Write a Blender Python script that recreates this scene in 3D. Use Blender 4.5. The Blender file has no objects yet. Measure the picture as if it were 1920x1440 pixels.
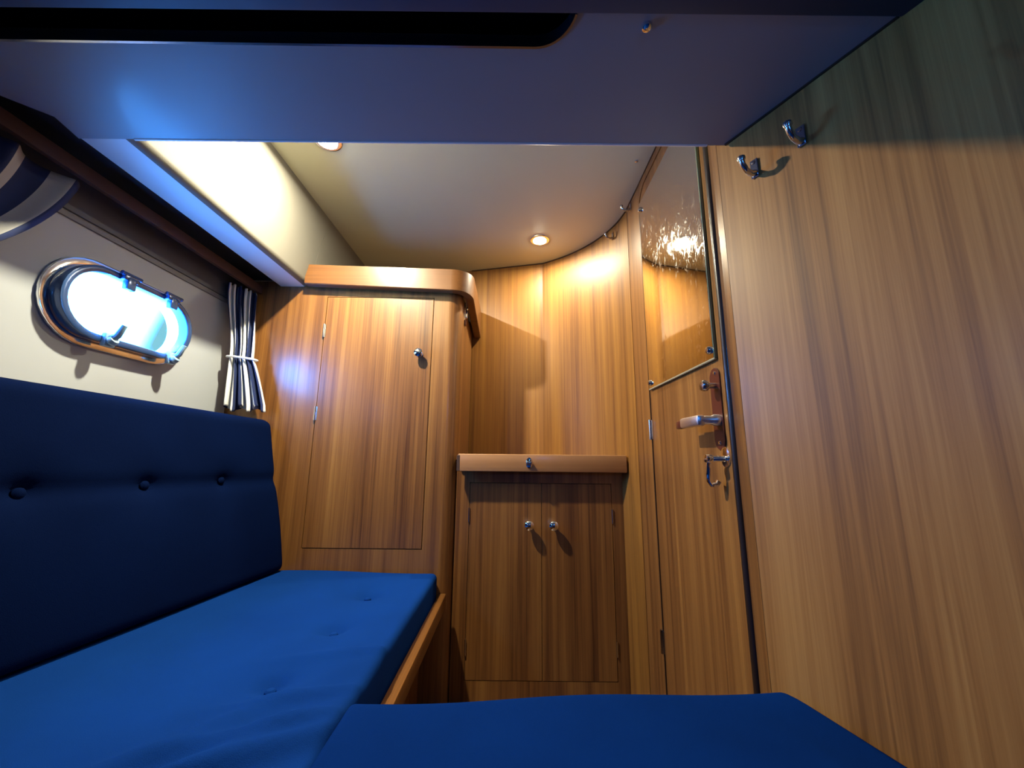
import bpy, bmesh, math, random
from mathutils import Vector, Matrix
random.seed(7)
PI = math.pi
SC = bpy.context.scene
COL = SC.collection

# ------------------------------------------------------------------ camera
cam_d = bpy.data.cameras.new('camera')
cam_d.sensor_width = 36.0
cam_d.lens = 721.0 / 1920.0 * 36.0
cam_d.clip_start = 0.01
cam = bpy.data.objects.new('camera', cam_d)
COL.objects.link(cam)
pitch, roll = math.radians(10.7), math.radians(0.6)
cam.matrix_world = Matrix.Rotation(PI / 2 + pitch, 4, 'X') @ Matrix.Rotation(roll, 4, 'Z')
SC.camera = cam

# ------------------------------------------------------------------ world, daylight, exposure
world = bpy.data.worlds.new('sky')
SC.world = world
world.use_nodes = True
wt = world.node_tree
bg = wt.nodes['Background']
# cool daylight, brightest abeam and paler towards the bow
w_tc = wt.nodes.new('ShaderNodeTexCoord'); w_sp = wt.nodes.new('ShaderNodeSeparateXYZ')
w_rp = wt.nodes.new('ShaderNodeValToRGB')
wt.links.new(w_tc.outputs['Generated'], w_sp.inputs[0]); wt.links.new(w_sp.outputs['Y'], w_rp.inputs[0]); wt.links.new(w_rp.outputs[0], bg.inputs[0])
DAY = (0.05, 0.31, 1.0)
we = w_rp.color_ramp.elements
we[0].position = 0.665; we[0].color = (*DAY, 1)
we[1].position = 0.70; we[1].color = (0.0028, 0.0080, 0.0098, 1)
bg.inputs[1].default_value = 85.0

def area_light(name, loc, target, sx, sy, power, color, shape='RECTANGLE', spread=180):
    d = bpy.data.lights.new(name, 'AREA')
    d.shape = shape; d.size = sx; d.size_y = sy
    d.energy = power; d.color = color; d.spread = math.radians(spread)
    o = bpy.data.objects.new(name, d); COL.objects.link(o)
    o.location = loc
    o.rotation_euler = (Vector(target) - Vector(loc)).to_track_quat('-Z', 'Y').to_euler()
    return o
# portals over the openings help the sky light through them
def portal(name, loc, target, sx, sy):
    o = area_light(name, loc, target, sx, sy, 1.0, (1, 1, 1)); o.data.cycles.is_portal = True
portal('portlight_portal', (-1.085, 0.988, 0.362), (0, 0.988, 0.362), 0.36, 0.19)
portal('aft_portlight_portal', (-1.085, -0.17, 0.345), (0, -0.17, 0.345), 0.16, 0.11)
portal('fill_window_portal', (0.27, -0.49, 0.44), (0.27, 1.0, 0.44), 0.10, 0.10)

SC.view_settings.view_transform = 'Standard'
SC.view_settings.look = 'None'
SC.view_settings.gamma = 1.0
SC.view_settings.use_curve_mapping = False
SC.view_settings.exposure = 0.0
SC.cycles.diffuse_bounces = 3
LAMP_POWER = {'bow': 8.0, 'hull': 27.0}
LAMP_COLOR = (1.0, 0.89, 0.64)
LAMP_SPREAD = 180

# ------------------------------------------------------------------ materials
def nt(name):
    m = bpy.data.materials.new(name); m.use_nodes = True
    t = m.node_tree
    return m, t, t.nodes['Principled BSDF']

def plain(name, col, rough=0.5, metal=0.0, coat=0.0, bump=0.0, bscale=200, spec=0.5, var=0.0, vscale=6):
    m, t, b = nt(name)
    b.inputs['Base Color'].default_value = (*col, 1)
    b.inputs['Roughness'].default_value = rough
    b.inputs['Metallic'].default_value = metal
    b.inputs['Coat Weight'].default_value = coat
    b.inputs['Coat Roughness'].default_value = 0.15
    b.inputs['Specular IOR Level'].default_value = spec
    tc = t.nodes.new('ShaderNodeTexCoord')
    if var:
        n = t.nodes.new('ShaderNodeTexNoise'); n.inputs['Scale'].default_value = vscale; n.inputs['Detail'].default_value = 4
        t.links.new(tc.outputs['Object'], n.inputs['Vector'])
        r = t.nodes.new('ShaderNodeValToRGB')
        r.color_ramp.elements[0].color = (*[c * (1 - var) for c in col], 1); r.color_ramp.elements[0].position = .3
        r.color_ramp.elements[1].color = (*[min(1, c * (1 + var)) for c in col], 1); r.color_ramp.elements[1].position = .7
        t.links.new(n.outputs['Fac'], r.inputs['Fac']); t.links.new(r.outputs['Color'], b.inputs['Base Color'])
    if bump:
        n = t.nodes.new('ShaderNodeTexNoise'); n.inputs['Scale'].default_value = bscale; n.inputs['Detail'].default_value = 3
        t.links.new(tc.outputs['Object'], n.inputs['Vector'])
        bp = t.nodes.new('ShaderNodeBump'); bp.inputs['Strength'].default_value = bump; bp.inputs['Distance'].default_value = 0.002
        t.links.new(n.outputs['Fac'], bp.inputs['Height']); t.links.new(bp.outputs['Normal'], b.inputs['Normal'])
    return m

def wood(name, grain='Z', dark=(0.078, 0.026, 0.008), mid=(0.205, 0.085, 0.022), light=(0.325, 0.152, 0.038), rough=0.38, coat=0.34, streak=1.0, seed=0.0, coat_rough=0.20):
    m, t, b = nt(name)
    L = t.links.new
    tc = t.nodes.new('ShaderNodeTexCoord')
    oi = t.nodes.new('ShaderNodeObjectInfo')
    add = t.nodes.new('ShaderNodeVectorMath'); add.operation = 'MULTIPLY_ADD'
    add.inputs[1].default_value = (1, 1, 1)
    comb = t.nodes.new('ShaderNodeCombineXYZ')
    mu = t.nodes.new('ShaderNodeMath'); mu.operation = 'MULTIPLY_ADD'; mu.inputs[1].default_value = 3.1; mu.inputs[2].default_value = seed
    L(oi.outputs['Random'], mu.inputs[0])
    for k in range(3): L(mu.outputs[0], comb.inputs[k])
    L(tc.outputs['Object'], add.inputs[0]); L(comb.outputs[0], add.inputs[2])
    def noise(across, along, detail, rough_=0.55, dist=0.0):
        mp = t.nodes.new('ShaderNodeMapping')
        s = [across] * 3; s['XYZ'.index(grain)] = along
        mp.inputs['Scale'].default_value = s
        L(add.outputs[0], mp.inputs['Vector'])
        n = t.nodes.new('ShaderNodeTexNoise'); n.inputs['Scale'].default_value = 1.0
        n.inputs['Detail'].default_value = detail; n.inputs['Roughness'].default_value = rough_
        n.inputs['Distortion'].default_value = dist
        L(mp.outputs['Vector'], n.inputs['Vector'])
        return n.outputs['Fac']
    def mad(a, k, c):
        x = t.nodes.new('ShaderNodeMath'); x.operation = 'MULTIPLY_ADD'
        L(a, x.inputs[0]); x.inputs[1].default_value = k
        if isinstance(c, float): x.inputs[2].default_value = c
        else: L(c, x.inputs[2])
        return x.outputs[0]
    broad = noise(13, 0.35, 2, 0.5, 0.15)
    streaks = noise(48, 0.8, 3, 0.6, 0.25)
    fine = noise(210, 2.2, 2, 0.6)
    pores = noise(520, 14, 1)
    f = mad(broad, 0.75 * streak, mad(streaks, 0.95 * streak, mad(fine, 0.50 * streak, mad(pores, 0.16 * streak, 0.5 - 1.18 * streak))))
    r = t.nodes.new('ShaderNodeValToRGB')
    e = r.color_ramp.elements
    e[0].position = 0.14; e[0].color = (*dark, 1)
    e[1].position = 0.86; e[1].color = (*light, 1)
    x = e.new(0.48); x.color = (*mid, 1)
    L(f, r.inputs['Fac']); L(r.outputs['Color'], b.inputs['Base Color'])
    b.inputs['Roughness'].default_value = rough
    b.inputs['Coat Weight'].default_value = coat
    b.inputs['Coat Roughness'].default_value = coat_rough
    bp = t.nodes.new('ShaderNodeBump'); bp.inputs['Strength'].default_value = 0.06; bp.inputs['Distance'].default_value = 0.001
    L(fine, bp.inputs['Height']); L(bp.outputs['Normal'], b.inputs['Normal'])
    return m

W = {
    'side': wood('teak_veneer_side_wall', 'Z', dark=(.15, .056, .010), mid=(.37, .157, .034), light=(.53, .262, .068), rough=.5, coat=.28, coat_rough=.32),
    'z': wood('teak_veneer_upright', 'Z'),
    'bulk': wood('teak_veneer_bulkhead', 'Z', dark=(.10, .034, .007), mid=(.24, .100, .018), light=(.365, .172, .028), coat=.16, coat_rough=.36, rough=.45, streak=.9),
    'x': wood('teak_solid_crosswise', 'X', rough=.4, streak=.6, coat=.18, dark=(.07, .023, .006), mid=(.155, .060, .014), light=(.22, .095, .024)),
    'y': wood('teak_solid_lengthwise', 'Y', rough=.3, streak=.6),
    'lip': wood('teak_lip', 'X', dark=(.2, .08, .025), mid=(.36, .17, .065), light=(.45, .23, .09), streak=.5),
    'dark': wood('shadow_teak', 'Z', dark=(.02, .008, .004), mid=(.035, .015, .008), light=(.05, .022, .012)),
    'valance': wood('mahogany_valance', 'Y', dark=(.03, .011, .007), mid=(.05, .02, .012), light=(.07, .03, .018), rough=.75, coat=0.0, streak=.6),
}
M = {
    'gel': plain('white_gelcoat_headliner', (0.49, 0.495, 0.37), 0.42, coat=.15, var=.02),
    'low': plain('white_headliner_shaded', (0.23, 0.235, 0.27), 0.55, coat=.06, var=.02),  # white panel greyed, its shade put into the colour
    'cove': plain('cream_vinyl_darkened', (0.145, 0.141, 0.122), 0.65, bump=.12, bscale=500),  # darkened copy of the soffit vinyl, evening out the near lamp's brightness
    'hull': plain('pale_grey_hull_liner', (0.36, 0.395, 0.43), 0.6, var=.02),
    'chrome': plain('polished_chrome', (0.90, 0.90, 0.92), 0.12, 1.0),
    'darkchrome': plain('dark_chrome', (0.50, 0.50, 0.53), 0.2, 1.0),
    'steelblue': plain('dark_anodised_frame', (0.022, 0.075, 0.22), 0.25, 0.25, coat=.5),
    'rubber': plain('dark_brown_seal', (0.022, 0.012, 0.008), 0.35, coat=.3),
    'black': plain('gap_shade_black', (0.004, 0.005, 0.008), 0.5),  # deep shade of the valance gap as a colour
    'blackgloss': plain('black_acrylic', (0.004, 0.005, 0.008), 0.15),
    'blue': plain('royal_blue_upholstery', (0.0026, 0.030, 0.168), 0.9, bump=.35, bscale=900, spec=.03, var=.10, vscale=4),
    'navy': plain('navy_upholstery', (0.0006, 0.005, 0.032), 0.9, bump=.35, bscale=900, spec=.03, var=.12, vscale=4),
    'white': plain('white_plastic', (0.7, 0.72, 0.75), 0.35),
    'latch': plain('blue_grey_latch', (0.25, 0.42, 0.55), 0.3),
    'glassedge': plain('green_mirror_edge', (0.10, 0.16, 0.11), 0.15, coat=.6),
    'floorw': wood('floor_teak', 'Y', dark=(.06, .025, .01), mid=(.1, .045, .02), light=(.15, .07, .03)),
    'beam': plain('crossbeam_dim_blue_light', (.025, .045, .10), .6),  # cream beam coloured as seen in dim blue light
    'charcoal': plain('hull_shadow_charcoal', (.075, .082, .10), .6),  # lamp shadow on the hull put into a dark colour
    'halfshadow': plain('hull_half_shadow_grey', (.16, .165, .18), .6),  # softer edge of that hull shadow as a mid grey
    'satin': plain('satin_chrome', (.85, .86, .88), .34, 1.0),
    'ledge': plain('pale_mirror_strip', (.30, .27, .17), .4),
    'soffit': plain('cream_vinyl_lightened', (0.66, 0.66, 0.66), 0.5),  # lightened copy of the cove vinyl, window light put into the colour
    'brown': plain('brown_bakelite_plate', (0.09, 0.022, 0.014), 0.3, coat=.3),
}
def emission(name, col, s):
    m = bpy.data.materials.new(name); m.use_nodes = True; t = m.node_tree
    t.nodes.remove(t.nodes['Principled BSDF'])
    e = t.nodes.new('ShaderNodeEmission'); e.inputs[0].default_value = (*col, 1); e.inputs[1].default_value = s
    t.links.new(e.outputs[0], t.nodes['Material Output'].inputs[0]); return m
M['lens'] = emission('lit_lamp_lens', (1, .90, .68), 140)

def pane_mat():
    m = bpy.data.materials.new('clear_pane'); m.use_nodes = True; t = m.node_tree
    t.nodes.remove(t.nodes['Principled BSDF'])
    tr = t.nodes.new('ShaderNodeBsdfTransparent'); tr.inputs[0].default_value = (.93, .97, .98, 1)
    gl = t.nodes.new('ShaderNodeBsdfGlossy'); gl.inputs['Roughness'].default_value = .05
    mx = t.nodes.new('ShaderNodeMixShader'); mx.inputs[0].default_value = .05
    t.links.new(tr.outputs[0], mx.inputs[1]); t.links.new(gl.outputs[0], mx.inputs[2])
    t.links.new(mx.outputs[0], t.nodes['Material Output'].inputs[0]); return m
M['pane'] = pane_mat()

def mirror_mat():
    m, t, b = nt('smudged_mirror')
    b.inputs['Metallic'].default_value = 1
    b.inputs['Base Color'].default_value = (.86, .87, .85, 1)
    tc = t.nodes.new('ShaderNodeTexCoord')
    mp = t.nodes.new('ShaderNodeMapping'); mp.inputs['Scale'].default_value = (1, 1, .75)
    t.links.new(tc.outputs['Object'], mp.inputs[0])
    n = t.nodes.new('ShaderNodeTexNoise'); n.inputs['Scale'].default_value = 60; n.inputs['Detail'].default_value = 6; n.inputs['Roughness'].default_value = .72
    n.inputs['Distortion'].default_value = .8
    t.links.new(mp.outputs[0], n.inputs['Vector'])
    r = t.nodes.new('ShaderNodeValToRGB'); e = r.color_ramp.elements
    e[0].position = .52; e[0].color = (.03, .03, .03, 1); e[1].position = .70; e[1].color = (.26, .26, .26, 1)
    t.links.new(n.outputs['Fac'], r.inputs[0]); t.links.new(r.outputs[0], b.inputs['Roughness'])
    return m
M['mirror'] = mirror_mat()

def stripe_mat(name, n, k=1.0):
    m, t, b = nt(name)
    uv = t.nodes.new('ShaderNodeUVMap'); uv.uv_map = 'UVMap'
    sp = t.nodes.new('ShaderNodeSeparateXYZ'); t.links.new(uv.outputs[0], sp.inputs[0])
    mu = t.nodes.new('ShaderNodeMath'); mu.operation = 'MULTIPLY'; mu.inputs[1].default_value = n
    fr = t.nodes.new('ShaderNodeMath'); fr.operation = 'FRACT'
    gt = t.nodes.new('ShaderNodeMath'); gt.operation = 'GREATER_THAN'; gt.inputs[1].default_value = .5
    t.links.new(sp.outputs[0], mu.inputs[0]); t.links.new(mu.outputs[0], fr.inputs[0]); t.links.new(fr.outputs[0], gt.inputs[0])
    mx = t.nodes.new('ShaderNodeMix'); mx.data_type = 'RGBA'
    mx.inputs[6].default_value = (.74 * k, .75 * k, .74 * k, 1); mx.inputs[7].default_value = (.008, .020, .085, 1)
    t.links.new(gt.outputs[0], mx.inputs[0]); t.links.new(mx.outputs[2], b.inputs['Base Color'])
    b.inputs['Roughness'].default_value = .9
    return m

# ------------------------------------------------------------------ mesh helpers
def merge(dst, src):
    me = bpy.data.meshes.new('tmp'); src.to_mesh(me); src.free(); dst.from_mesh(me); bpy.data.meshes.remove(me)

def box(bm, x0, x1, y0, y1, z0, z1, bev=0.0, seg=2, mat=None):
    b = bmesh.new()
    bmesh.ops.create_cube(b, size=1)
    for v in b.verts:
        v.co = Vector(((x0 + x1) / 2 + v.co.x * (x1 - x0), (y0 + y1) / 2 + v.co.y * (y1 - y0), (z0 + z1) / 2 + v.co.z * (z1 - z0)))
    if bev: bmesh.ops.bevel(b, geom=b.edges[:], offset=bev, segments=seg, affect='EDGES', profile=.5)
    if mat is not None: b.transform(mat)
    merge(bm, b); return bm

def ax3(axis, p, a):
    # 2d point p in the plane across the axis, a along it
    return Vector((a, p[0], p[1])) if axis == 'X' else Vector((p[0], a, p[1])) if axis == 'Y' else Vector((p[0], p[1], a))

def prism(bm, pts, axis, a0, a1, bev=0.0, holes=(), seg=2, mat=None):
    b = bmesh.new()
    loops = [pts] + list(holes)
    for a in (a0, a1):
        es = []
        for lp in loops:
            vs = [b.verts.new(ax3(axis, p, a)) for p in lp]
            es += [b.edges.new((vs[i], vs[(i + 1) % len(vs)])) for i in range(len(vs))]
        if holes: bmesh.ops.triangle_fill(b, edges=es, use_beauty=True)
        else: b.faces.new([e.verts[0] for e in es])
    b.verts.ensure_lookup_table()
    N = sum(len(l) for l in loops); k = 0
    for lp in loops:
        n = len(lp)
        for i in range(n):
            j = (i + 1) % n
            b.faces.new((b.verts[k + i], b.verts[k + j], b.verts[N + k + j], b.verts[N + k + i]))
        k += n
    bmesh.ops.recalc_face_normals(b, faces=b.faces[:])
    if bev:
        es = [e for e in b.edges if len(e.link_faces) == 2 and e.calc_face_angle(0) > .6]
        bmesh.ops.bevel(b, geom=es, offset=bev, segments=seg, affect='EDGES', profile=.5)
    if mat is not None: b.transform(mat)
    merge(bm, b); return bm

def frames(pts, closed=False):
    out = []; n = len(pts); up = None
    for i in range(n):
        a = pts[i - 1] if (i or closed) else pts[0]; c = pts[(i + 1) % n] if (i < n - 1 or closed) else pts[-1]
        t = (c - a).normalized()
        if up is None:
            up = Vector((0, 0, 1)) if abs(t.z) < .9 else Vector((1, 0, 0))
        s = t.cross(up).normalized(); up = s.cross(t).normalized()
        out.append((t, s, up))
    return out

def tube(bm, pts, r, n=12, closed=False, sx=1.0, mat=None):
    b = bmesh.new(); pts = [Vector(p) for p in pts]
    rs = r if isinstance(r, (list, tuple)) else [r] * len(pts)
    rings = []
    for (t, s, u), p, rr in zip(frames(pts, closed), pts, rs):
        rings.append([b.verts.new(p + s * math.cos(2 * PI * k / n) * rr * sx + u * math.sin(2 * PI * k / n) * rr) for k in range(n)])
    for i in range(len(rings) - (0 if closed else 1)):
        A, B = rings[i], rings[(i + 1) % len(rings)]
        for k in range(n): b.faces.new((A[k], A[(k + 1) % n], B[(k + 1) % n], B[k]))
    if not closed:
        b.faces.new(rings[0][::-1]); b.faces.new(rings[-1])
    bmesh.ops.recalc_face_normals(b, faces=b.faces[:])
    if mat is not None: b.transform(mat)
    merge(bm, b); return bm

def lathe(bm, prof, n=24, mat=None):
    # profile of (radius, z) turned about Z
    b = bmesh.new(); rings = []
    for r, z in prof:
        if r < 1e-6: rings.append([b.verts.new((0, 0, z))])
        else: rings.append([b.verts.new((r * math.cos(2 * PI * k / n), r * math.sin(2 * PI * k / n), z)) for k in range(n)])
    for A, B in zip(rings, rings[1:]):
        for k in range(n):
            j = (k + 1) % n
            f = ([A[0]] if len(A) == 1 else [A[k], A[j]]) + ([B[0]] if len(B) == 1 else [B[j], B[k]])
            if len(f) > 2: b.faces.new(f)
    bmesh.ops.recalc_face_normals(b, faces=b.faces[:])
    if mat is not None: b.transform(mat)
    merge(bm, b); return bm

def sweep(bm, prof, pts, mat=None, cap=True):
    # closed 2d profile (side, up) swept along a level path
    b = bmesh.new(); pts = [Vector(p) for p in pts]; rings = []
    for i, p in enumerate(pts):
        a = pts[max(i - 1, 0)]; c = pts[min(i + 1, len(pts) - 1)]
        t = (c - a); t.z = 0; t.normalize(); s = Vector((t.y, -t.x, 0))
        rings.append([b.verts.new(p + s * q[0] + Vector((0, 0, q[1]))) for q in prof])
    n = len(prof)
    for A, B in zip(rings, rings[1:]):
        for k in range(n): b.faces.new((A[k], A[(k + 1) % n], B[(k + 1) % n], B[k]))
    if cap: b.faces.new(rings[0][::-1]); b.faces.new(rings[-1])
    bmesh.ops.recalc_face_normals(b, faces=b.faces[:])
    if mat is not None: b.transform(mat)
    merge(bm, b); return bm

def stadium(cy, cz, hl, hh, n=16):
    L = hl - hh; out = []
    for k in range(n + 1): a = -PI / 2 + PI * k / n; out.append((cy + L + hh * math.cos(a), cz + hh * math.sin(a)))
    for k in range(n + 1): a = PI / 2 + PI * k / n; out.append((cy - L + hh * math.cos(a), cz + hh * math.sin(a)))
    return out

def arc(cx, cy, r, a0, a1, n=10):
    return [(cx + r * math.cos(math.radians(a0 + (a1 - a0) * k / n)), cy + r * math.sin(math.radians(a0 + (a1 - a0) * k / n))) for k in range(n + 1)]

def obj(name, bm, mat, parent=None, label=None, angle=35):
    if parent is not None:
        off = Vector(parent.get('_o', (0, 0, 0)))
        if parent.get('_local') is None: bmesh.ops.translate(bm, verts=bm.verts[:], vec=-off)
    for f in bm.faces: f.smooth = True
    for e in bm.edges:
        if len(e.link_faces) == 2 and e.calc_face_angle(0) > math.radians(angle): e.smooth = False
    me = bpy.data.meshes.new(name); bm.to_mesh(me); bm.free()
    me.materials.append(mat)
    o = bpy.data.objects.new(name, me); COL.objects.link(o)
    if parent is not None:
        o.parent = parent
        o['_o'] = list(parent.get('_o', (0, 0, 0)))
        if parent.get('_local'): o['_local'] = 1
    else:
        o['_o'] = (0.0, 0.0, 0.0)
    if label: o['label'] = label
    return o

def thing(name, label, cat, base=(0, 0, 0), rot=None, group=None, local=False):
    o = bpy.data.objects.new(name, None); COL.objects.link(o)
    o.empty_display_size = .05
    o.location = base
    if rot: o.rotation_euler = rot
    o['_o'] = base
    if local: o['_local'] = 1
    o['label'] = label; o['category'] = cat
    if group: o['group'] = group
    return o

def struct(name, bm, mat, label, cat=None, angle=35):
    o = obj(name, bm, mat, None, label, angle); o['kind'] = 'structure'
    if cat: o['category'] = cat
    return o

def tag(o, label, cat, group=None):
    o['label'] = label; o['category'] = cat
    if group: o['group'] = group
    return o

def copy_tree(src, parent=None):
    c = src.copy(); COL.objects.link(c)
    if parent is not None: c.parent = parent
    for ch in src.children: copy_tree(ch, c)
    return c

def T(x=0, y=0, z=0): return Matrix.Translation((x, y, z))
def RX(a): return Matrix.Rotation(math.radians(a), 4, 'X')
def RY(a): return Matrix.Rotation(math.radians(a), 4, 'Y')
def RZ(a): return Matrix.Rotation(math.radians(a), 4, 'Z')
B = bmesh.new

# ------------------------------------------------------------------ dimensions (metres, eye at the origin)
ZF, ZC, ZP = -0.80, 0.926, 0.64        # floor, high ceiling, low ceiling
XH = -1.05                             # hull side
YL = 1.40                              # locker face
XD = 0.43                              # door wall
YB = -0.45                             # aft end behind the camera
def rwall(y): return XD + 0.52 * (0.705 - y)

# ------------------------------------------------------------------ setting
b = B(); box(b, XH - .03, 1.13, YB - .03, 2.03, ZF - .03, ZF)
struct('floor', b, M['floorw'], 'dark teak cabin sole below the cushions', 'floor')
b = B(); box(b, -.80, .62, .71, 2.0, ZC, ZC + .03)
struct('ceiling', b, M['gel'], 'smooth white raised headliner with two lit lamps', 'ceiling')

# low headliner with the cut-out for the hatch at its aft edge
pts = [(-.905, .692), (rwall(.692) + .01, .692), (rwall(.452) + .012, .452), (.0905, .452)]
pts += arc(.0305, .4405, .060, 12, 90, 10)
pts += [(-1.045, .4965), (-1.045, .50), (-.895, .640)]
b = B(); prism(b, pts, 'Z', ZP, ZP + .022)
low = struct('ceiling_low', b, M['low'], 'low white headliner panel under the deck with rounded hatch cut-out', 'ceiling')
b = B()
tube(b, [(-.79, .693, ZP + .0025), (.40, .693, ZP + .0025)], .0042, 12)
obj('edge_strip', b, M['white'], low, 'thin white edging along the forward edge')
rim = [(-1.04, .4965)] + arc(.0305, .4405, .060, 90, 12, 10)
b = B(); sweep(b, [(-.0018, -.0025), (.0018, -.0025), (.0018, .02), (-.0018, .02)], [(x, y, ZP) for x, y in rim])
obj('cutout_rim', b, M['darkchrome'], low, 'slim bright rim around the hatch cut-out')
# upstand between low and high ceilings
b = B(); box(b, -.80, .46, .692, .715, ZP + .02, ZC + .03)
struct('trim_1', b, M['gel'], 'upstand between the low and the raised headliner', 'trim')
# aft headliner, beyond the hatch line
b = B(); box(b, XH + .001, 1.10, YB, .40, ZP + .005, ZP + .03)
struct('ceiling_aft', b, M['gel'], 'headliner over the berth behind the hatch', 'ceiling')
b = B(); box(b, XH, rwall(.43) + .02, .395, .4515, ZP - .004, ZP + .05, .003)
struct('trim_2', b, M['beam'], 'crossbeam along the hatch edge, dim blue light put into its colour', 'trim')
# dark hatch trunk over the cut-out
b = B(); prism(b, [(-1.06, .44), (.62, .44), (.62, .52), (-1.06, .52)], 'Z', ZP + .05, ZP + .06)
t = tag(obj('hatch_trunk', b, M['blackgloss']), 'black hatch recess in the low headliner, top left', 'hatch')

# hull-side soffit, cove
sof = [(-.905, ZP + .02), (-.905, ZP + .004), (-.90, ZP), (-.815, ZP), (-.809, ZP + .0008), (-.809, ZP + .02)]
b = B(); prism(b, sof, 'Y', .6915, YL - .002)
struct('trim_3', b, M['soffit'], 'soffit strip along the hull side above the valance, lightened for window light', 'trim', 50)
sof = [(-.809, ZP + .02), (-.809, ZP + .0008)] + [(-.815 + .025 * math.sin(a), ZP + .025 - .025 * math.cos(a)) for a in [PI / 2 * k / 8 for k in range(2, 9)]] + \
      [(-.782, .70), (-.768, .80), (-.748, .88), (-.735, ZC + .01), (-.905, ZC + .01), (-.905, ZP + .02)]
b = B(); prism(b, sof, 'Y', .6915, YL - .002)
struct('trim_7', b, M['cove'], 'cream padded cove between soffit and raised headliner', 'trim', 50)
b = B(); prism(b, [(-.782, .70), (-.768, .80), (-.748, .88), (-.735, ZC + .01), (-.93, ZC + .01), (-.93, .70)], 'Y', YL - .001, 1.86)
struct('trim_4', b, M['cove'], 'cream cove continuing over the locker top', 'trim', 50)

# hull side wall with the portlight opening
WY, WZ = .988, .362
hole = stadium(WY, WZ, .172, .085)
b = B(); prism(b, [(YB - .03, ZF), (2.03, ZF), (2.03, .97), (YB - .03, .97)], 'X', XH - .03, XH, holes=[hole, stadium(-.17, .345, .075, .05)])
struct('wall_left', b, M['hull'], 'pale grey hull lining around the oval portlight', 'wall')

# dark strip painting the shadow band above the portlight, half-shadow strip under it
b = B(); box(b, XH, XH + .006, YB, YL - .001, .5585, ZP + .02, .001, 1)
up = struct('trim_9', b, M['charcoal'], 'dark strip painted as the shadow on the hull between portlight and valance', 'trim')
b = B(); box(b, XH, XH + .005, YB, YL - .001, .541, .5545, .0012, 1)
obj('bead', b, M['halfshadow'], up, 'mid grey strip painted as the softer shadow edge')

# outer shell that keeps the daylight to the openings
b = B(); box(b, XH - .03, 1.13, YB - .03, 2.03, .965, .99)
struct('ceiling_deck', b, W['dark'], 'underside of the deck above the headliners', 'ceiling')
b = B(); box(b, XH, 1.13, 2.0, 2.03, ZF, .965)
struct('wall_bow', b, W['dark'], 'bow bulkhead hidden behind the locker', 'wall')
b = B(); box(b, 1.10, 1.13, YB - .03, 2.0, ZF, .965)
struct('wall_outer', b, W['dark'], 'outer starboard hull side hidden behind the side wall', 'wall')
b = B(); prism(b, stadium(-.17, .345, .075, .05), 'X', XH - .012, XH - .008)
struct('window_3', b, M['pane'], 'aft oval portlight in the hull side', 'window')

# portlight
def ring(bm, hl0, hh0, hl1, hh1, x0, x1, bev=0.0):
    prism(bm, stadium(WY, WZ, hl0, hh0), 'X', x0, x1, holes=[stadium(WY, WZ, hl1, hh1)], bev=bev)
    return bm
win = bpy.data.objects.new('window_1', None); COL.objects.link(win)
win.location = (XH, WY, WZ); win['_o'] = (XH, WY, WZ)
tag(win, 'oval hinged portlight with chrome flange in the hull side', 'window'); win['kind'] = 'structure'
b = B(); ring(b, .197, .110, .171, .084, XH, XH + .010, .003)
obj('flange', b, M['chrome'], win, 'polished chrome oval flange')
b = B(); ring(b, .180, .093, .163, .077, XH + .006, XH + .038, .004)
obj('frame', b, M['steelblue'], win, 'dark blue-grey opening frame')
b = B(); ring(b, .172, .085, .166, .079, XH - .03, XH + .006)
obj('tunnel', b, M['chrome'], win, 'bright metal tunnel through the hull')
b = B(); prism(b, stadium(WY, WZ, .169, .082), 'X', XH + .018, XH + .022)
obj('glass', b, M['pane'], win, 'clear glass pane')
for y in (.945, 1.075):
    b = B()
    box(b, XH + .002, XH + .050, y - .020, y + .020, WZ + .078, WZ + .096, .003)
    box(b, XH + .036, XH + .052, y - .012, y + .012, WZ + .055, WZ + .088, .003)
    tube(b, [(XH + .046, y - .026, WZ + .094), (XH + .046, y + .026, WZ + .094)], .0055, 10)
    obj('hinge', b, M['steelblue'], win, 'dark hinge lug')
for y in (.925, 1.105):
    b = B()
    box(b, XH + .034, XH + .048, y - .013, y + .013, WZ - .104, WZ - .070, .003)
    tube(b, [(XH + .047, y, WZ - .085), (XH + .062, y, WZ - .075), (XH + .075, y, WZ - .048)], [.009, .008, .006], 10)
    lathe(b, [(0, 0), (.011, .001), (.013, .006), (.010, .014), (0, .017)], 14, T(XH + .046, y, WZ - .092) @ RY(60))
    obj('latch', b, M['latch'], win, 'blue-grey dog latch')

# curved forward bulkhead, flat wall strip, door, angled side wall
crv = [(-.21, 1.815), (.142, 1.730)]
bez = [Vector((.142, 1.730)), Vector((.30, 1.640)), Vector((.415, 1.48)), Vector((.428, 1.315))]
crv2 = []
for k in range(0, 21):
    s = k / 20; crv2.append(tuple(bez[0] * (1 - s) ** 3 + 3 * bez[1] * s * (1 - s) ** 2 + 3 * bez[2] * s * s * (1 - s) + bez[3] * s ** 3))
def wallpath(pts2, z0, z1, th=.014):
    b = B(); sweep(b, [(0, z0), (0, z1), (-th, z1), (-th, z0)], [(x, y, 0) for x, y in pts2]); return b
struct('wall_front', wallpath([(-.24, 1.8227), (.142, 1.730)], ZF, ZC + .004), W['bulk'], 'flat teak veneer bulkhead beside the locker', 'wall')
struct('wall_front_curved', wallpath(crv2, ZF, ZC + .004), W['bulk'], 'curved teak veneer bulkhead above the cabinet', 'wall', 60)
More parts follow.
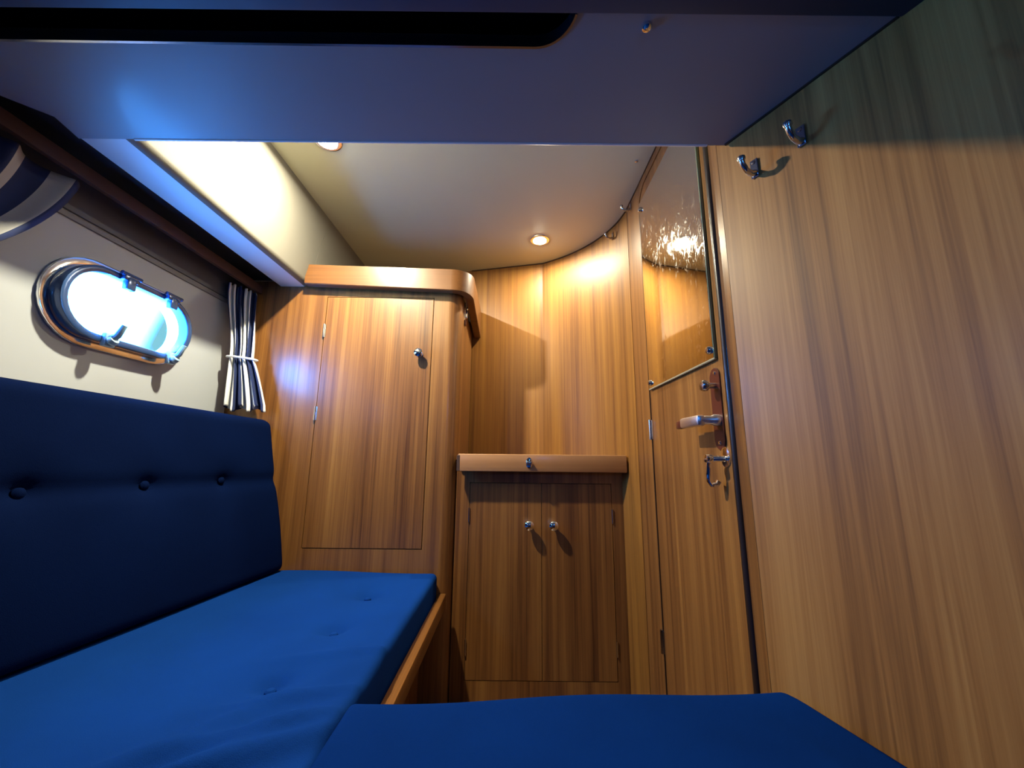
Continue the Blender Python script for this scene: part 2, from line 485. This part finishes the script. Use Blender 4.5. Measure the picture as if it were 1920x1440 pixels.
# slim dark cornice where bulkhead meets headliner
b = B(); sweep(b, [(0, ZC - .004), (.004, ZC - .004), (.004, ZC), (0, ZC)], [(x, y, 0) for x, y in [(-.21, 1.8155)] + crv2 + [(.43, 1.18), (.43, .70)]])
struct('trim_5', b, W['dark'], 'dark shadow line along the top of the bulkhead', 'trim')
# backing behind the panels
b = B(); sweep(b, [(-.016, ZF), (-.016, ZC + .03), (-.03, ZC + .03), (-.03, ZF)], [(x, y, 0) for x, y in [(-.3, 1.838), (.142, 1.730)] + crv2 + [(.43, 1.1), (.43, .70)]])
struct('wall_front_core', b, W['dark'], 'dark core behind the bulkhead panels', 'wall')

DY0, DY1 = .752, 1.178
top_out = [(1.182, ZF), (1.182, .832)] + arc(1.117, .832, .065, 0, 90, 8) + [(.748, .897)]
fr = [(1.311, ZF), (1.311, ZC + .004), (.7085, ZC + .004), (.7085, ZF), (.7405, ZF), (.7405, .897)] + [p for p in top_out[::-1]]
b = B(); prism(b, fr, 'X', XD - .002, XD + .014)
struct('wall_right_strip', b, W['z'], 'teak wall strip framing the narrow door', 'wall')
door_pts = [(1.176, ZF + .01), (1.176, .832)] + arc(1.114, .832, .062, 0, 90, 8) + [(.753, .894), (.753, ZF + .01)]
b = B(); prism(b, door_pts, 'X', XD - .001, XD + .018, .0015, seg=1)
door = struct('door_1', b, W['z'], 'narrow teak cabin door with mirror and lever handle', 'door')
# rounded dark edge moulding at the door's opening side
b = B(); tube(b, [(XD - .001, .7465, ZF + .01), (XD - .001, .7465, .895)], .0075, 12)
obj('edge_moulding', b, M['rubber'], door, 'glossy dark edge moulding')
b = B(); sweep(b, [(-.002, -.003), (.003, -.003), (.003, .003), (-.002, .003)], [(XD, 1.1795, ZF + .02), (XD, 1.1795, .1)])
b.free(); b = B(); box(b, XD - .003, XD + .004, 1.1768, 1.1815, ZF + .01, .83)
obj('hinge_seal', b, M['rubber'], door, 'dark seal down the hinge side')
for z in (.085, -.50):
    b = B()
    tube(b, [(XD - .005, 1.181, z - .030), (XD - .005, 1.181, z + .030)], .0048, 10)
    box(b, XD - .003, XD + .0, 1.172, 1.181, z - .029, z + .029, .0005, 1)
    obj('hinge', b, M['chrome'] if z > 0 else M['darkchrome'], door, 'slim metal butt hinge')
# mirror screwed to the door
b = B(); box(b, XD - .008, XD - .0025, .780, 1.163, .208, .842, .0012, 1)
mir = obj('mirror', b, M['mirror'], door, 'tall rectangular mirror with smudged glass')
b = B()
box(b, XD - .0078, XD - .0022, .7775, .7802, .206, .844)
obj('mirror_edge', b, M['glassedge'], mir, 'green ground glass edge')
b = B(); box(b, XD - .0085, XD - .0022, .7775, 1.165, .2042, .2085, .001, 1)
obj('mirror_ledge', b, M['ledge'], mir, 'pale strip along the mirror foot')
for y, z in ((1.150, .225), (.795, .228), (1.150, .812), (.795, .822)):
    b = B(); lathe(b, [(.0085, 0), (.0085, .003), (.006, .007), (0, .0085)], 16, T(XD - .0078, y, z) @ RY(-90))
    obj('mirror_screw', b, M['darkchrome'], mir, 'domed metal mirror screw')
# lever handle set
b = B()
pl = [(.812, .036), (.812, .170)] + arc(.793, .170, .019, 0, 180, 10) + [(.774, .036)] + arc(.793, .036, .019, 180, 360, 10)
prism(b, pl, 'X', XD - .004, XD - .001, .001, seg=1)
han = obj('door_handle', b, M['brown'], door, 'dark brown handle plate with chrome lever')
b = B()
lathe(b, [(.012, 0), (.012, .010), (.009, .016), (.009, .040), (0, .041)], 16, T(XD - .004, .790, .078) @ RY(-90))
box(b, XD - .052, XD - .034, .782, .868, .066, .088, .005)
obj('lever', b, M['satin'], han, 'chrome lever')
b = B(); box(b, XD - .050, XD - .036, .864, .892, .066, .084, .003)
obj('lever_tip', b, M['brown'], han, 'brown lever tip')
b = B()
lathe(b, [(.0, 0), (.006, .0), (.006, .016), (.011, .018), (.012, .024), (.010, .030), (0, .033)], 16, T(XD - .004, .791, .150) @ RY(-90))
obj('lock_knob', b, M['darkchrome'], han, 'small dark round turn knob')
b = B(); lathe(b, [(.0, 0), (.0038, .0), (.003, .002), (0, .0025)], 10, T(XD - .004, .793, .032) @ RY(-90)); lathe(b, [(.0, 0), (.0038, .0), (.003, .002), (0, .0025)], 10, T(XD - .004, .791, .177) @ RY(-90))
obj('plate_screw', b, M['chrome'], han)
# cabin hook below
b = B()
lathe(b, [(0, 0), (.0165, 0), (.0165, .0025), (.012, .004), (0, .004)], 18, T(XD - .001, .780, .004) @ RY(-90) @ Matrix.Scale(1.25, 4, (1, 0, 0)))
tube(b, [(XD - .003, .781, .0), (XD - .030, .788, .0)], .006, 12)
lathe(b, [(0, -.008), (.008, -.006), (.009, 0), (.008, .006), (0, .008)], 14, T(XD - .032, .789, .0) @ RY(90))
tube(b, [(XD - .032, .790, -.004), (XD - .033, .793, -.030), (XD - .032, .796, -.044), (XD - .026, .798, -.052), (XD - .016, .797, -.051), (XD - .012, .796, -.044)], [.0042, .004, .004, .0045, .005, .0055], 10)
obj('door_hook', b, M['chrome'], door, 'chrome swinging cabin hook')

# angled side wall to starboard
b = B()
p0 = (XD - .002, .7095); p1 = (rwall(YB), YB)
prism(b, [(p0[0], p0[1]), (p1[0], p1[1]), (p1[0] + .03, p1[1]), (p0[0] + .03, p0[1])], 'Z', ZF, ZP + .05)
struct('wall_right', b, W['side'], 'wide teak veneer side wall right of the door', 'wall')
# shadow bead under the low headliner along this wall
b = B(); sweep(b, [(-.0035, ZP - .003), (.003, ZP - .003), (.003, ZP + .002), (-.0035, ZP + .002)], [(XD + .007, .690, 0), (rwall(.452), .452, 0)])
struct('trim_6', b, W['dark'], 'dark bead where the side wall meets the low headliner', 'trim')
# aft wall behind the camera with a round window added for blue fill
pc = [(.27 + .045 * math.cos(2 * PI * k / 28), .44 + .045 * math.sin(2 * PI * k / 28)) for k in range(28)]
b = B(); prism(b, [(XH, ZF), (1.13, ZF), (1.13, .965), (XH, .965)], 'Y', YB - .03, YB, holes=[pc])
struct('wall_back', b, W['z'], 'teak aft bulkhead behind the berth', 'wall')
b = B(); prism(b, pc, 'Y', YB - .02, YB - .016)
struct('fill_window', b, M['pane'], 'small unseen round window added in the aft bulkhead for blue fill', 'window')
# slim curtain valance along the hull, with an open shadow gap between it and the soffit
b = B(); box(b, -.983, -.969, .10, YL - .002, .607, .6395, .0015)
tag(obj('curtain_valance', b, W['valance']), 'dark mahogany curtain valance running along the hull side', 'valance')
b = B(); box(b, XH + .001, -.9055, .10, YL - .002, ZP + .024, ZP + .028)  # black sheet stands in for the gap's deep shade
struct('trim_8', b, M['black'], 'black strip painting the deep shade in the gap above the curtain valance', 'trim')

# ------------------------------------------------------------------ tall locker
lk = thing('locker', 'tall teak locker with chrome knob, left of the cabinet', 'locker', (-.6, YL + .2, ZF))
prof = [(XH, YL), (-.245, YL)] + [(x, y) for x, y in arc(-.245, YL + .047, .047, -90, 0, 10)] + [(-.198, 1.815), (XH, 1.86)]
def door_hole():  # face panel with the opening for the door
    return [(-.7165, -.3165), (-.303, -.3165), (-.303, .6), (-.7165, .6)]
b = B(); prism(b, [(XH, ZF), (-.245, ZF), (-.245, .66), (XH, .66)], 'Y', YL, YL + .016, holes=[door_hole()])
sweep(b, [(0, ZF), (0, .66), (-.016, .66), (-.016, ZF)], [(x, y, 0) for x, y in arc(-.245, YL + .047, .047, -90, 0, 12) + [(-.198, 1.80)]])
obj('carcass', b, W['z'], lk, None, 60)
b = B(); box(b, XH, -.2, YL + .02, 1.80, .640, .656)
obj('top_shelf', b, W['x'], lk)
b = B(); box(b, XH + .01, -.22, YL + .014, YL + .018, -.34, .63)
obj('inner_lining', b, W['dark'], lk)
b = B(); box(b, -.7145, -.305, YL - .001, YL + .015, -.3145, .598, .0012, 1)
ld = obj('door', b, W['z'], lk, 'flush teak locker door')
knob_prof = [(0, 0), (.0125, 0), (.0125, .0025), (.007, .004), (.0065, .011), (.0135, .016), (.0165, .022), (.0155, .028), (.009, .033), (0, .0345)]
b = B(); lathe(b, knob_prof, 22, T(-.3479, YL - .001, .375) @ RX(90))
obj('knob', b, M['chrome'], ld, 'round chrome knob')
for z in (.463, .148):
    b = B(); tube(b, [(-.7158, YL - .003, z - .026), (-.7158, YL - .003, z + .026)], .0040, 10)
    box(b, -.722, -.709, YL - .0016, YL + .001, z - .025, z + .025, .0004, 1)
    obj('hinge', b, M['chrome'], ld, 'slim metal butt hinge')
# fiddle rail round the locker top
path = [(-.79, 1.376, 0), (-.55, 1.376, 0), (-.235, 1.376, 0)] + [(x, y, 0) for x, y in arc(-.235, 1.440, .064, -90, 0, 12)] + [(-.171, 1.55, 0), (-.171, 1.68, 0), (-.171, 1.797, 0)]
b = B(); q = B(); rings = []
n = len(path)
hp = [(-.016, .003), (-.013, 0), (.013, 0), (.016, .003), (.016, .97), (.011, 1.0), (-.011, 1.0), (-.016, .97)]
pv = [Vector(p) for p in path]; dist = 0.0
for i, p in enumerate(pv):
    a = pv[max(i - 1, 0)]; c = pv[min(i + 1, n - 1)]; tt = (c - a).normalized(); s = Vector((tt.y, -tt.x, 0))
    if i: dist += (p - pv[i - 1]).length
    zb = .636 - .022 * min(1, dist / .57) - .048 * max(0, dist - .60) / .40
    zt = .716 - .014 * min(1, dist / .57)
    rings.append([q.verts.new(p + s * u + Vector((0, 0, zb + (zt - zb) * w if w > .5 else zb + w))) for u, w in hp])
for A, C in zip(rings, rings[1:]):
    for k in range(8): q.faces.new((A[k], A[(k + 1) % 8], C[(k + 1) % 8], C[k]))
q.faces.new(rings[0][::-1]); q.faces.new(rings[-1]); bmesh.ops.recalc_face_normals(q, faces=q.faces[:])
merge(b, q)
obj('fiddle_rail', b, W['x'], lk, 'thick teak fiddle rail with rounded corner', 40)
# small catch on the locker's inboard side
b = B()
box(b, -.199, -.194, 1.492, 1.512, .545, .622, .001, 1)
box(b, -.195, -.186, 1.496, 1.508, .555, .592, .002)
tube(b, [(-.190, 1.502, .59), (-.184, 1.502, .605), (-.187, 1.502, .622)], .0035, 8)
obj('catch', b, M['chrome'], lk, 'small chrome catch')
b = B(); box(b, -.199, -.190, 1.492, 1.512, .525, .546, .001, 1)
obj('catch_base', b, M['brown'], lk, 'brown catch base')

# ------------------------------------------------------------------ low cabinet below the shelf
cb = thing('cabinet', 'low teak cabinet with two knobbed doors under a shelf', 'cabinet', (.1, 1.44, ZF))
YC = 1.43
b = B(); prism(b, [(-.196, ZF), (.402, ZF), (.402, -.012), (-.196, -.012)], 'Y', YC, YC + .016, holes=[[(-.148, -.729), (.362, -.729), (.362, -.0925), (-.148, -.0925)]])
obj('face_frame', b, W['z'], cb)
b = B(); box(b, -.19, .40, YC + .012, YC + .018, -.74, -.05)
obj('inner_lining', b, W['dark'], cb)
doors = []
for x0, x1, kx, hx in ((-.1465, .1095, .0656, -.1475), (.1110, .3605, .1506, .3615)):
    b = B(); box(b, x0, x1, YC - .0005, YC + .014, -.7275, -.094, .001, 1)
    d = obj('door', b, W['z'], cb)
    b = B(); lathe(b, knob_prof, 22, T(kx, YC - .0005, -.235) @ RX(90))
    obj('knob', b, M['chrome'], d, 'round chrome knob')
    for z in (-.205, -.63):
        b = B(); tube(b, [(hx, YC - .002, z - .024), (hx, YC - .002, z + .024)], .003, 8)
        obj('hinge', b, M['darkchrome'], d, 'thin dark hinge')
b = B(); prism(b, [(-.197, 1.405), (.3975, 1.405), (.385, 1.50), (.30, 1.622), (.142, 1.722), (-.197, 1.806)], 'Z', -.012, .0)
obj('shelf', b, W['x'], cb, 'teak shelf top')
b = B(); box(b, -.188, .4085, 1.384, 1.405, -.052, .0085, .003)
lip = obj('shelf_lip', b, W['lip'], cb, 'thick pale teak shelf lip')
b = B(); box(b, -.192, -.181, 1.3832, 1.404, -.0515, .004, .001, 1)
obj('lip_end', b, W['valance'], cb, 'dark end grain block')
b = B()
lathe(b, [(0, 0), (.0115, 0), (.0115, .002), (.009, .0035), (0, .0035)], 20, T(.0632, 1.3845, -.021) @ RX(90) @ Matrix.Scale(1.65, 4, (0, 1, 0)))
box(b, .0522, .0742, 1.370, 1.382, -.027, -.016, .003)
obj('latch', b, M['chrome'], cb, 'oval chrome turn latch')

# ------------------------------------------------------------------ settee base, fiddle board, berth infill
sb = thing('settee_base', 'teak settee base in shade under the blue seat cushion', 'settee', (-.6, .4, ZF))
b = B(); box(b, XH + .012, -.29, YB + .02, YL - .012, ZF, -.497)
obj('box', b, W['z'], sb)
b = B(); box(b, -.2385, -.2125, YB + .02, YL - .003, -.497, -.452, .004)
tag(obj('fiddle_board', b, W['y']), 'pale edged teak fiddle board along the front of the seat cushion', 'board')
b = B(); box(b, XH + .012, -.2385, YB + .02, YL - .003, -.497, -.487)
obj('seat_board', b, W['dark'], sb)
b = B(); prism(b, [(-.205, .60), (rwall(.60) - .004, .60), (rwall(YB + .02) - .004, YB + .02), (-.205, YB + .02)], 'Z', -.475, -.452)
tag(obj('berth_infill_board', b, W['y']), 'teak infill board carrying the front blue cushion', 'board')

# ------------------------------------------------------------------ cushions
def rounded(hx, hy, hz, r, nx, ny, nz):
    b = B(); grid = {}
    def vert(p):
        k = tuple(round(c, 6) for c in p)
        if k not in grid: grid[k] = b.verts.new(p)
        return grid[k]
    def lin(h, n):
        # denser near the ends so that the rounding is smooth
        core = [-h + r + (2 * h - 2 * r) * i / n for i in range(n + 1)]
        e = [-h, -h + r * .12, -h + r * .35, -h + r * .65]
        return e + core + [-x for x in e[::-1]]
    X, Y, Z = lin(hx, nx), lin(hy, ny), lin(hz, nz)
    def face(A, C, f):
        for i in range(len(A) - 1):
            for j in range(len(C) - 1):
                vs = [vert(f(A[i], C[j])), vert(f(A[i + 1], C[j])), vert(f(A[i + 1], C[j + 1])), vert(f(A[i], C[j + 1]))]
                b.faces.new(vs)
    for s in (-1, 1):
        face(X, Y, lambda p, q: (p, q, s * hz)); face(X, Z, lambda p, q: (p, s * hy, q)); face(Y, Z, lambda p, q: (s * hx, p, q))
    for v in b.verts:
        c = Vector((max(-hx + r, min(hx - r, v.co.x)), max(-hy + r, min(hy - r, v.co.y)), max(-hz + r, min(hz - r, v.co.z))))
        d = v.co - c
        if d.length > 1e-9: v.co = c + d.normalized() * r
    bmesh.ops.recalc_face_normals(b, faces=b.faces[:])
    return b
def dent(d2, depth, w): return depth * math.exp(-d2 / (2 * w * w))

# seat cushion
x0, x1, y0, y1, z0, z1 = XH + .014, -.243, YB + .02, YL - .006, -.487, -.383
b = rounded((x1 - x0) / 2, (y1 - y0) / 2, (z1 - z0) / 2, .018, 64, 150, 3)
cx, cy, cz = (x0 + x1) / 2, (y0 + y1) / 2, (z0 + z1) / 2
SBUT = [(-.401, 1.180), (-.397, .960), (-.408, .745), (-.40, .50), (-.40, .26), (-.655, 1.0), (-.655, .62)]
SBUT = SBUT[:5]
for v in b.verts:
    v.co += Vector((cx, cy, cz))
    if v.co.z > cz + .02:
        x, y = v.co.x, v.co.y; dz = 0
        for bx, by in SBUT:
            d2 = (x - bx) ** 2 * 1.0 + (y - by) ** 2 * 1.3
            dz -= dent(d2, .017, .016) + dent(d2, .009, .05)
        # soft wrinkles towards the front cushion
        for wx, wy, ang, ln, wd, h in ((-.33, .62, 1.0, .13, .012, .006), (-.36, .55, .75, .16, .014, .008), (-.30, .84, 1.25, .12, .012, .0035), (-.44, .50, .55, .16, .014, .007), (-.33, .70, 1.15, .10, .010, .004), (-.55, .46, .45, .2, .016, .006)):
            ca, sa = math.cos(ang), math.sin(ang)
            u = (x - wx) * sa + (y - wy) * ca * .5; w = (x - wx) * ca * .6 - (y - wy) * sa
            dz += 2.3 * h * math.exp(-(u / ln) ** 2) * math.exp(-(w / wd) ** 2)
        dz += .004 * math.sin(x * 9 + 1.3) * math.sin(y * 6)
        v.co.z += dz
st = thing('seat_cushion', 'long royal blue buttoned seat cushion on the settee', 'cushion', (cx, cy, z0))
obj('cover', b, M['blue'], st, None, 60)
for bx, by in SBUT[:4]:
    b = B(); lathe(b, [(0, .004), (.006, .0035), (.009, .001), (.0095, -.003), (0, -.004)], 14, T(bx, by, z1 - .0165))
    obj('button', b, M['blue'], st, 'sunken blue button')

# backrest
P0 = Vector((-.885, .515, -.382)); dirv = Vector((.104, .646, 0)).normalized()
Lb = 2.0
end = Vector((-.7462, 1.378, -.382))
upv = Vector((-.105, 0, .5)); upv.normalize()
nrm = dirv.cross(upv).normalized()          # towards the cabin
if nrm.x < 0: nrm = -nrm
nrm_h = Vector((nrm.x, nrm.y, 0)).normalized()
hl, hh, ht = .90, .268, .0425
b = rounded(hl, ht, hh, .028, 150, 4, 44)
BBUT = [.205, .415, .635, .855, 1.08]       # distance from the forward end
zt = .315                                   # height of the button row above the bottom
for v in b.verts:
    s, tt, u = v.co.x, v.co.y, v.co.z       # s along, tt towards cabin, u up
    if tt > 0:
        d = 0.0
        for q_ in BBUT:
            d2 = ((hl - s) - q_) ** 2 + ((u + hh) - zt) ** 2
            d += dent(d2, .010, .013) + dent(d2, .010, .04)
        dv = (u + hh) - zt
        d += .007 * math.exp(-(dv / .022) ** 2)
        tt += -d + .006 * math.sin(PI * min(1, max(0, (u + hh) / .31))) 
    fwd = max(0, min(1, (hl - s) / .7))
    uu = u - .012 * (1 - fwd) * (u + hh) / (2 * hh) * 2
    run = hl - s; bend = max(0, run - .768)
    p = end - dirv * run + Vector((bend * dirv.x, 0, 0)) + nrm_h * (tt - ht) + upv * (uu + hh)
    p.x = max(p.x, XH + .0125); p.z = max(p.z, -.374)
    v.co = p
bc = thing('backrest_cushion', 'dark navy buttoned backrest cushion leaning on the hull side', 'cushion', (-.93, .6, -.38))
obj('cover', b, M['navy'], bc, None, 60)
for q_ in BBUT[:4]:
    p = end + dirv * (-q_) + upv * zt - nrm * .020
    rot = nrm.to_track_quat('Z', 'Y').to_matrix().to_4x4()
    b = B(); lathe(b, [(0, .006), (.007, .005), (.0105, .002), (.011, -.003), (0, -.005)], 14, Matrix.Translation(p) @ rot)
    obj('button', b, M['navy'], bc, 'covered navy button')

# front cushion across the berth
yf0, yf1 = YB + .02, .692
b = rounded(.5, (yf1 - yf0) / 2, .046, .016, 60, 90, 3)
for v in b.verts:
    y = v.co.y + (yf0 + yf1) / 2
    # the forward edge runs a little closer to the left
    s = v.co.x + .5
    xa, xb = -.238, rwall(y) - .004
    wtop = 1 if v.co.z > 0 else 0
    y2 = y - (1 - s) * .036 * max(0, min(1, (y - .2) / .45))
    z = -.452 + .046 + v.co.z + wtop * (.003 * math.sin(s * 9) * math.sin(y * 7) + .004 * s)
    z -= wtop * .020 * max(0, s - .85) / .15 * max(0, min(1, (.66 - y) / .12))
    v.co = Vector((xa + (xb - xa) * s, y2, z))
fc = tag(obj('front_cushion', b, M['navy'], None, None, 60), 'flat blue cushion across the near foreground against the side wall', 'cushion')
fc.data.materials[0] = plain('deep_blue_upholstery', (0.0010, 0.018, 0.112), 0.9, bump=.35, bscale=900, spec=.02, var=.10, vscale=5)

# ------------------------------------------------------------------ curtains
def cloth(name, fn, nu, nv, mat, th=.0016):
    b = B(); uvl = b.loops.layers.uv.new('UVMap')
    g = [[b.verts.new(fn(i / nu, j / nv)) for j in range(nv + 1)] for i in range(nu + 1)]
    for i in range(nu):
        for j in range(nv):
            f = b.faces.new((g[i][j], g[i + 1][j], g[i + 1][j + 1], g[i][j + 1]))
            for l, (p, q_) in zip(f.loops, ((i, j), (i + 1, j), (i + 1, j + 1), (i, j + 1))): l[uvl].uv = (p / nu, q_ / nv)
    return b
def solid(o, th):
    m = o.modifiers.new('thickness', 'SOLIDIFY'); m.thickness = th; m.offset = 0
# tied curtain in the corner: v=0 top, v=1 hem, tie at v=.62
def tied(u, v):
    z = .605 - .452 * v
    tie = .60
    if v < tie:
        w = v / tie; e = w * w * (3 - 2 * w)
        half = .052 * (1 - e) + .036 * e
        cx_, cy_ = -1.004 + .040 * e, 1.340 - .006 * e
        dx, dy = .42 * (1 - e) + .96 * e, .90 * (1 - e) + .20 * e
    else:
        w = (v - tie) / (1 - tie); e = w ** .8
        half = .036 + .032 * e
        cx_, cy_ = -.964 + .034 * e, 1.334 + .004 * e
        dx, dy = .96, .20
    folds = 5.5
    ph = 2 * PI * folds * u
    amp = .0135 * (half / .05) ** .5
    a = (u - .5) * 2 * half
    d = amp * math.sin(ph) + .003 * math.sin(ph * 2.3 + v * 6)
    sl = .008 * math.cos(ph) * half / .05
    X = cx_ + (a + sl) * dx + d * dy * .75
    Y = cy_ + (a + sl) * dy - d * dx
    hem = .010 * math.sin(ph * .5 + 1) if v > .98 else 0
    return Vector((min(X, -.985 + .25 * v + .002), min(Y, 1.397), z + hem))
ct = thing('curtain', 'navy and white striped curtain tied back beside the locker', 'curtain', (-.96, 1.34, .15))
o = obj('cloth', cloth('c', tied, 150, 60, None), stripe_mat('stripe_curtain', 9.0), ct, None, 80); solid(o, .0016)
b = B(); tube(b, [(-.964 + .046 * math.cos(a), 1.334 + .023 * math.sin(a) + .009 * math.cos(a), .334 - .004 * math.cos(a)) for a in [2 * PI * k / 28 for k in range(28)]], .0042, 10, True)
obj('tie_ring', b, M['white'], ct, 'pale cord tie ring')
def swept(u, v):
    top = Vector((-1.006, .10 + .70 * u, .604)); kn = Vector((-1.0, .40 + .03 * u, .17))
    mid = (top + kn) / 2 + Vector((.02, -.05 + .17 * u, 0))
    p = top * (1 - v) ** 2 + 2 * mid * v * (1 - v) + kn * v * v
    ph = 2 * PI * 6.5 * u
    p += Vector((.016 * math.sin(ph) * (1 - .4 * v), .008 * math.cos(ph) * (1 - v), 0))
    return p
ct2 = thing('curtain', 'striped curtain swept back at the left edge, shade put into its colour', 'curtain', (-.97, .4, .2))
o = obj('cloth', cloth('c', swept, 150, 40, None), stripe_mat('stripe_curtain_shaded', 11, .5), ct2, None, 80); solid(o, .0016)  # same cloth as the tied curtain, white stripes darkened to paint its shade

# ------------------------------------------------------------------ ceiling lamps
def lamp(loc, label, power, first=None):
    if first is None:
        r = thing('ceiling_lamp', label, 'lamp', loc, None, 'recessed ceiling lamps', local=True)
        b = B(); lathe(b, [(.029, -.0005), (.030, -.004), (.034, -.005), (.040, -.003), (.041, 0), (.029, 0)], 32)
        obj('bezel', b, M['chrome'], r, 'round chrome bezel')
        b = B(); lathe(b, [(0, -.0130), (.009, -.0122), (.017, -.0095), (.023, -.0055), (.0245, -.0005), (0, -.0005)], 28)
        obj('lens', b, M['lens'], r, 'glowing lens')
    else:
        r = copy_tree(first); r.location = loc; r['label'] = label
    a = area_light('lamp_light', (loc[0], loc[1], loc[2] - .0145), (loc[0], loc[1], loc[2] - 1), .042, .042, power, LAMP_COLOR, 'DISK', LAMP_SPREAD)
    return r
l1 = lamp((.114, 1.525, ZC), 'bright recessed lamp over the cabinet, near the curved bulkhead', LAMP_POWER['bow'])
l2 = lamp((-.561, .998, ZC), 'bright recessed lamp half hidden by the low headliner edge', LAMP_POWER['hull'], l1)

# ------------------------------------------------------------------ hooks
def hook(loc, rz, label, first=None, scale=1.0):
    if first is None:
        r = thing('coat_hook', label, 'hook', loc, (0, 0, rz), 'chrome coat hooks', local=True)
        # local -Y points into the cabin
        b = B(); box(b, -.0065, .0065, -.003, 0, -.012, .022, .001, 1)
        lathe(b, [(0, 0), (.0035, .0), (.0028, .0016), (0, .002)], 10, T(0, -.003, .016) @ RX(90))
        obj('backplate', b, M['darkchrome'], r)  # darker metal stands in for the dark reflections in the hooks
        b = B(); tube(b, [(0, -.002, -.004), (0, -.014, -.009), (0, -.026, -.008), (0, -.034, -.001), (0, -.037, .006)], [.0055, .0048, .0045, .0045, .0045], 12)
        lathe(b, [(0, -.006), (.0045, -.005), (.0065, -.001), (.0062, .003), (0, .006)], 14, T(0, -.0375, .009))
        obj('prong', b, M['darkchrome'], r)
    else:
        r = copy_tree(first); r.location = loc; r.rotation_euler = (0, 0, rz); r['label'] = label
    r.scale = (scale * 1.12,) * 3
    return r
rz_wall = math.atan2(-.52, 1) - PI / 2 + PI / 2
ang_r = math.atan2(-.52, -1) + PI / 2      # local -Y onto the wall normal
h1 = hook((rwall(.6455) - .0005, .6455, .540), ang_r, 'chrome coat hook on the side wall, nearest the door')
hook((rwall(.5745) - .0005, .5745, .545), ang_r, 'second chrome coat hook, in the shade under the low headliner', h1)
hook((rwall(.352) - .0005, .352, .486), ang_r, 'chrome coat hook at the top right edge of the view', h1)
hook((XD - .0025, 1.262, .897), -PI / 2, 'small coat hook on the wall strip beside the door top', h1, .8)
hook((.4035, 1.4235, .880), -PI / 2 + .30, 'small coat hook on the curved bulkhead under the headliner', h1, .8)

# ------------------------------------------------------------------ screw caps
def cap(loc, label, first=None):
    if first is None:
        r = obj('screw_cap', lathe(B(), [(.0075, 0), (.007, -.003), (.004, -.0055), (0, -.006)], 18), M['chrome'])
        tag(r, label, 'screw cap', 'headliner screw caps')
    else:
        r = first.copy(); COL.objects.link(r); r['label'] = label
    r.location = loc; return r
c1 = cap((.198, .470, ZP), 'domed screw cap in the low headliner near the hatch')
cap((.387, 1.067, ZC), 'tiny screw cap in the raised headliner by the mirror', c1).scale = (.7, .7, .7)

for o in bpy.data.objects:
    for k in ('_o', '_local'):
        if k in o.keys(): del o[k]
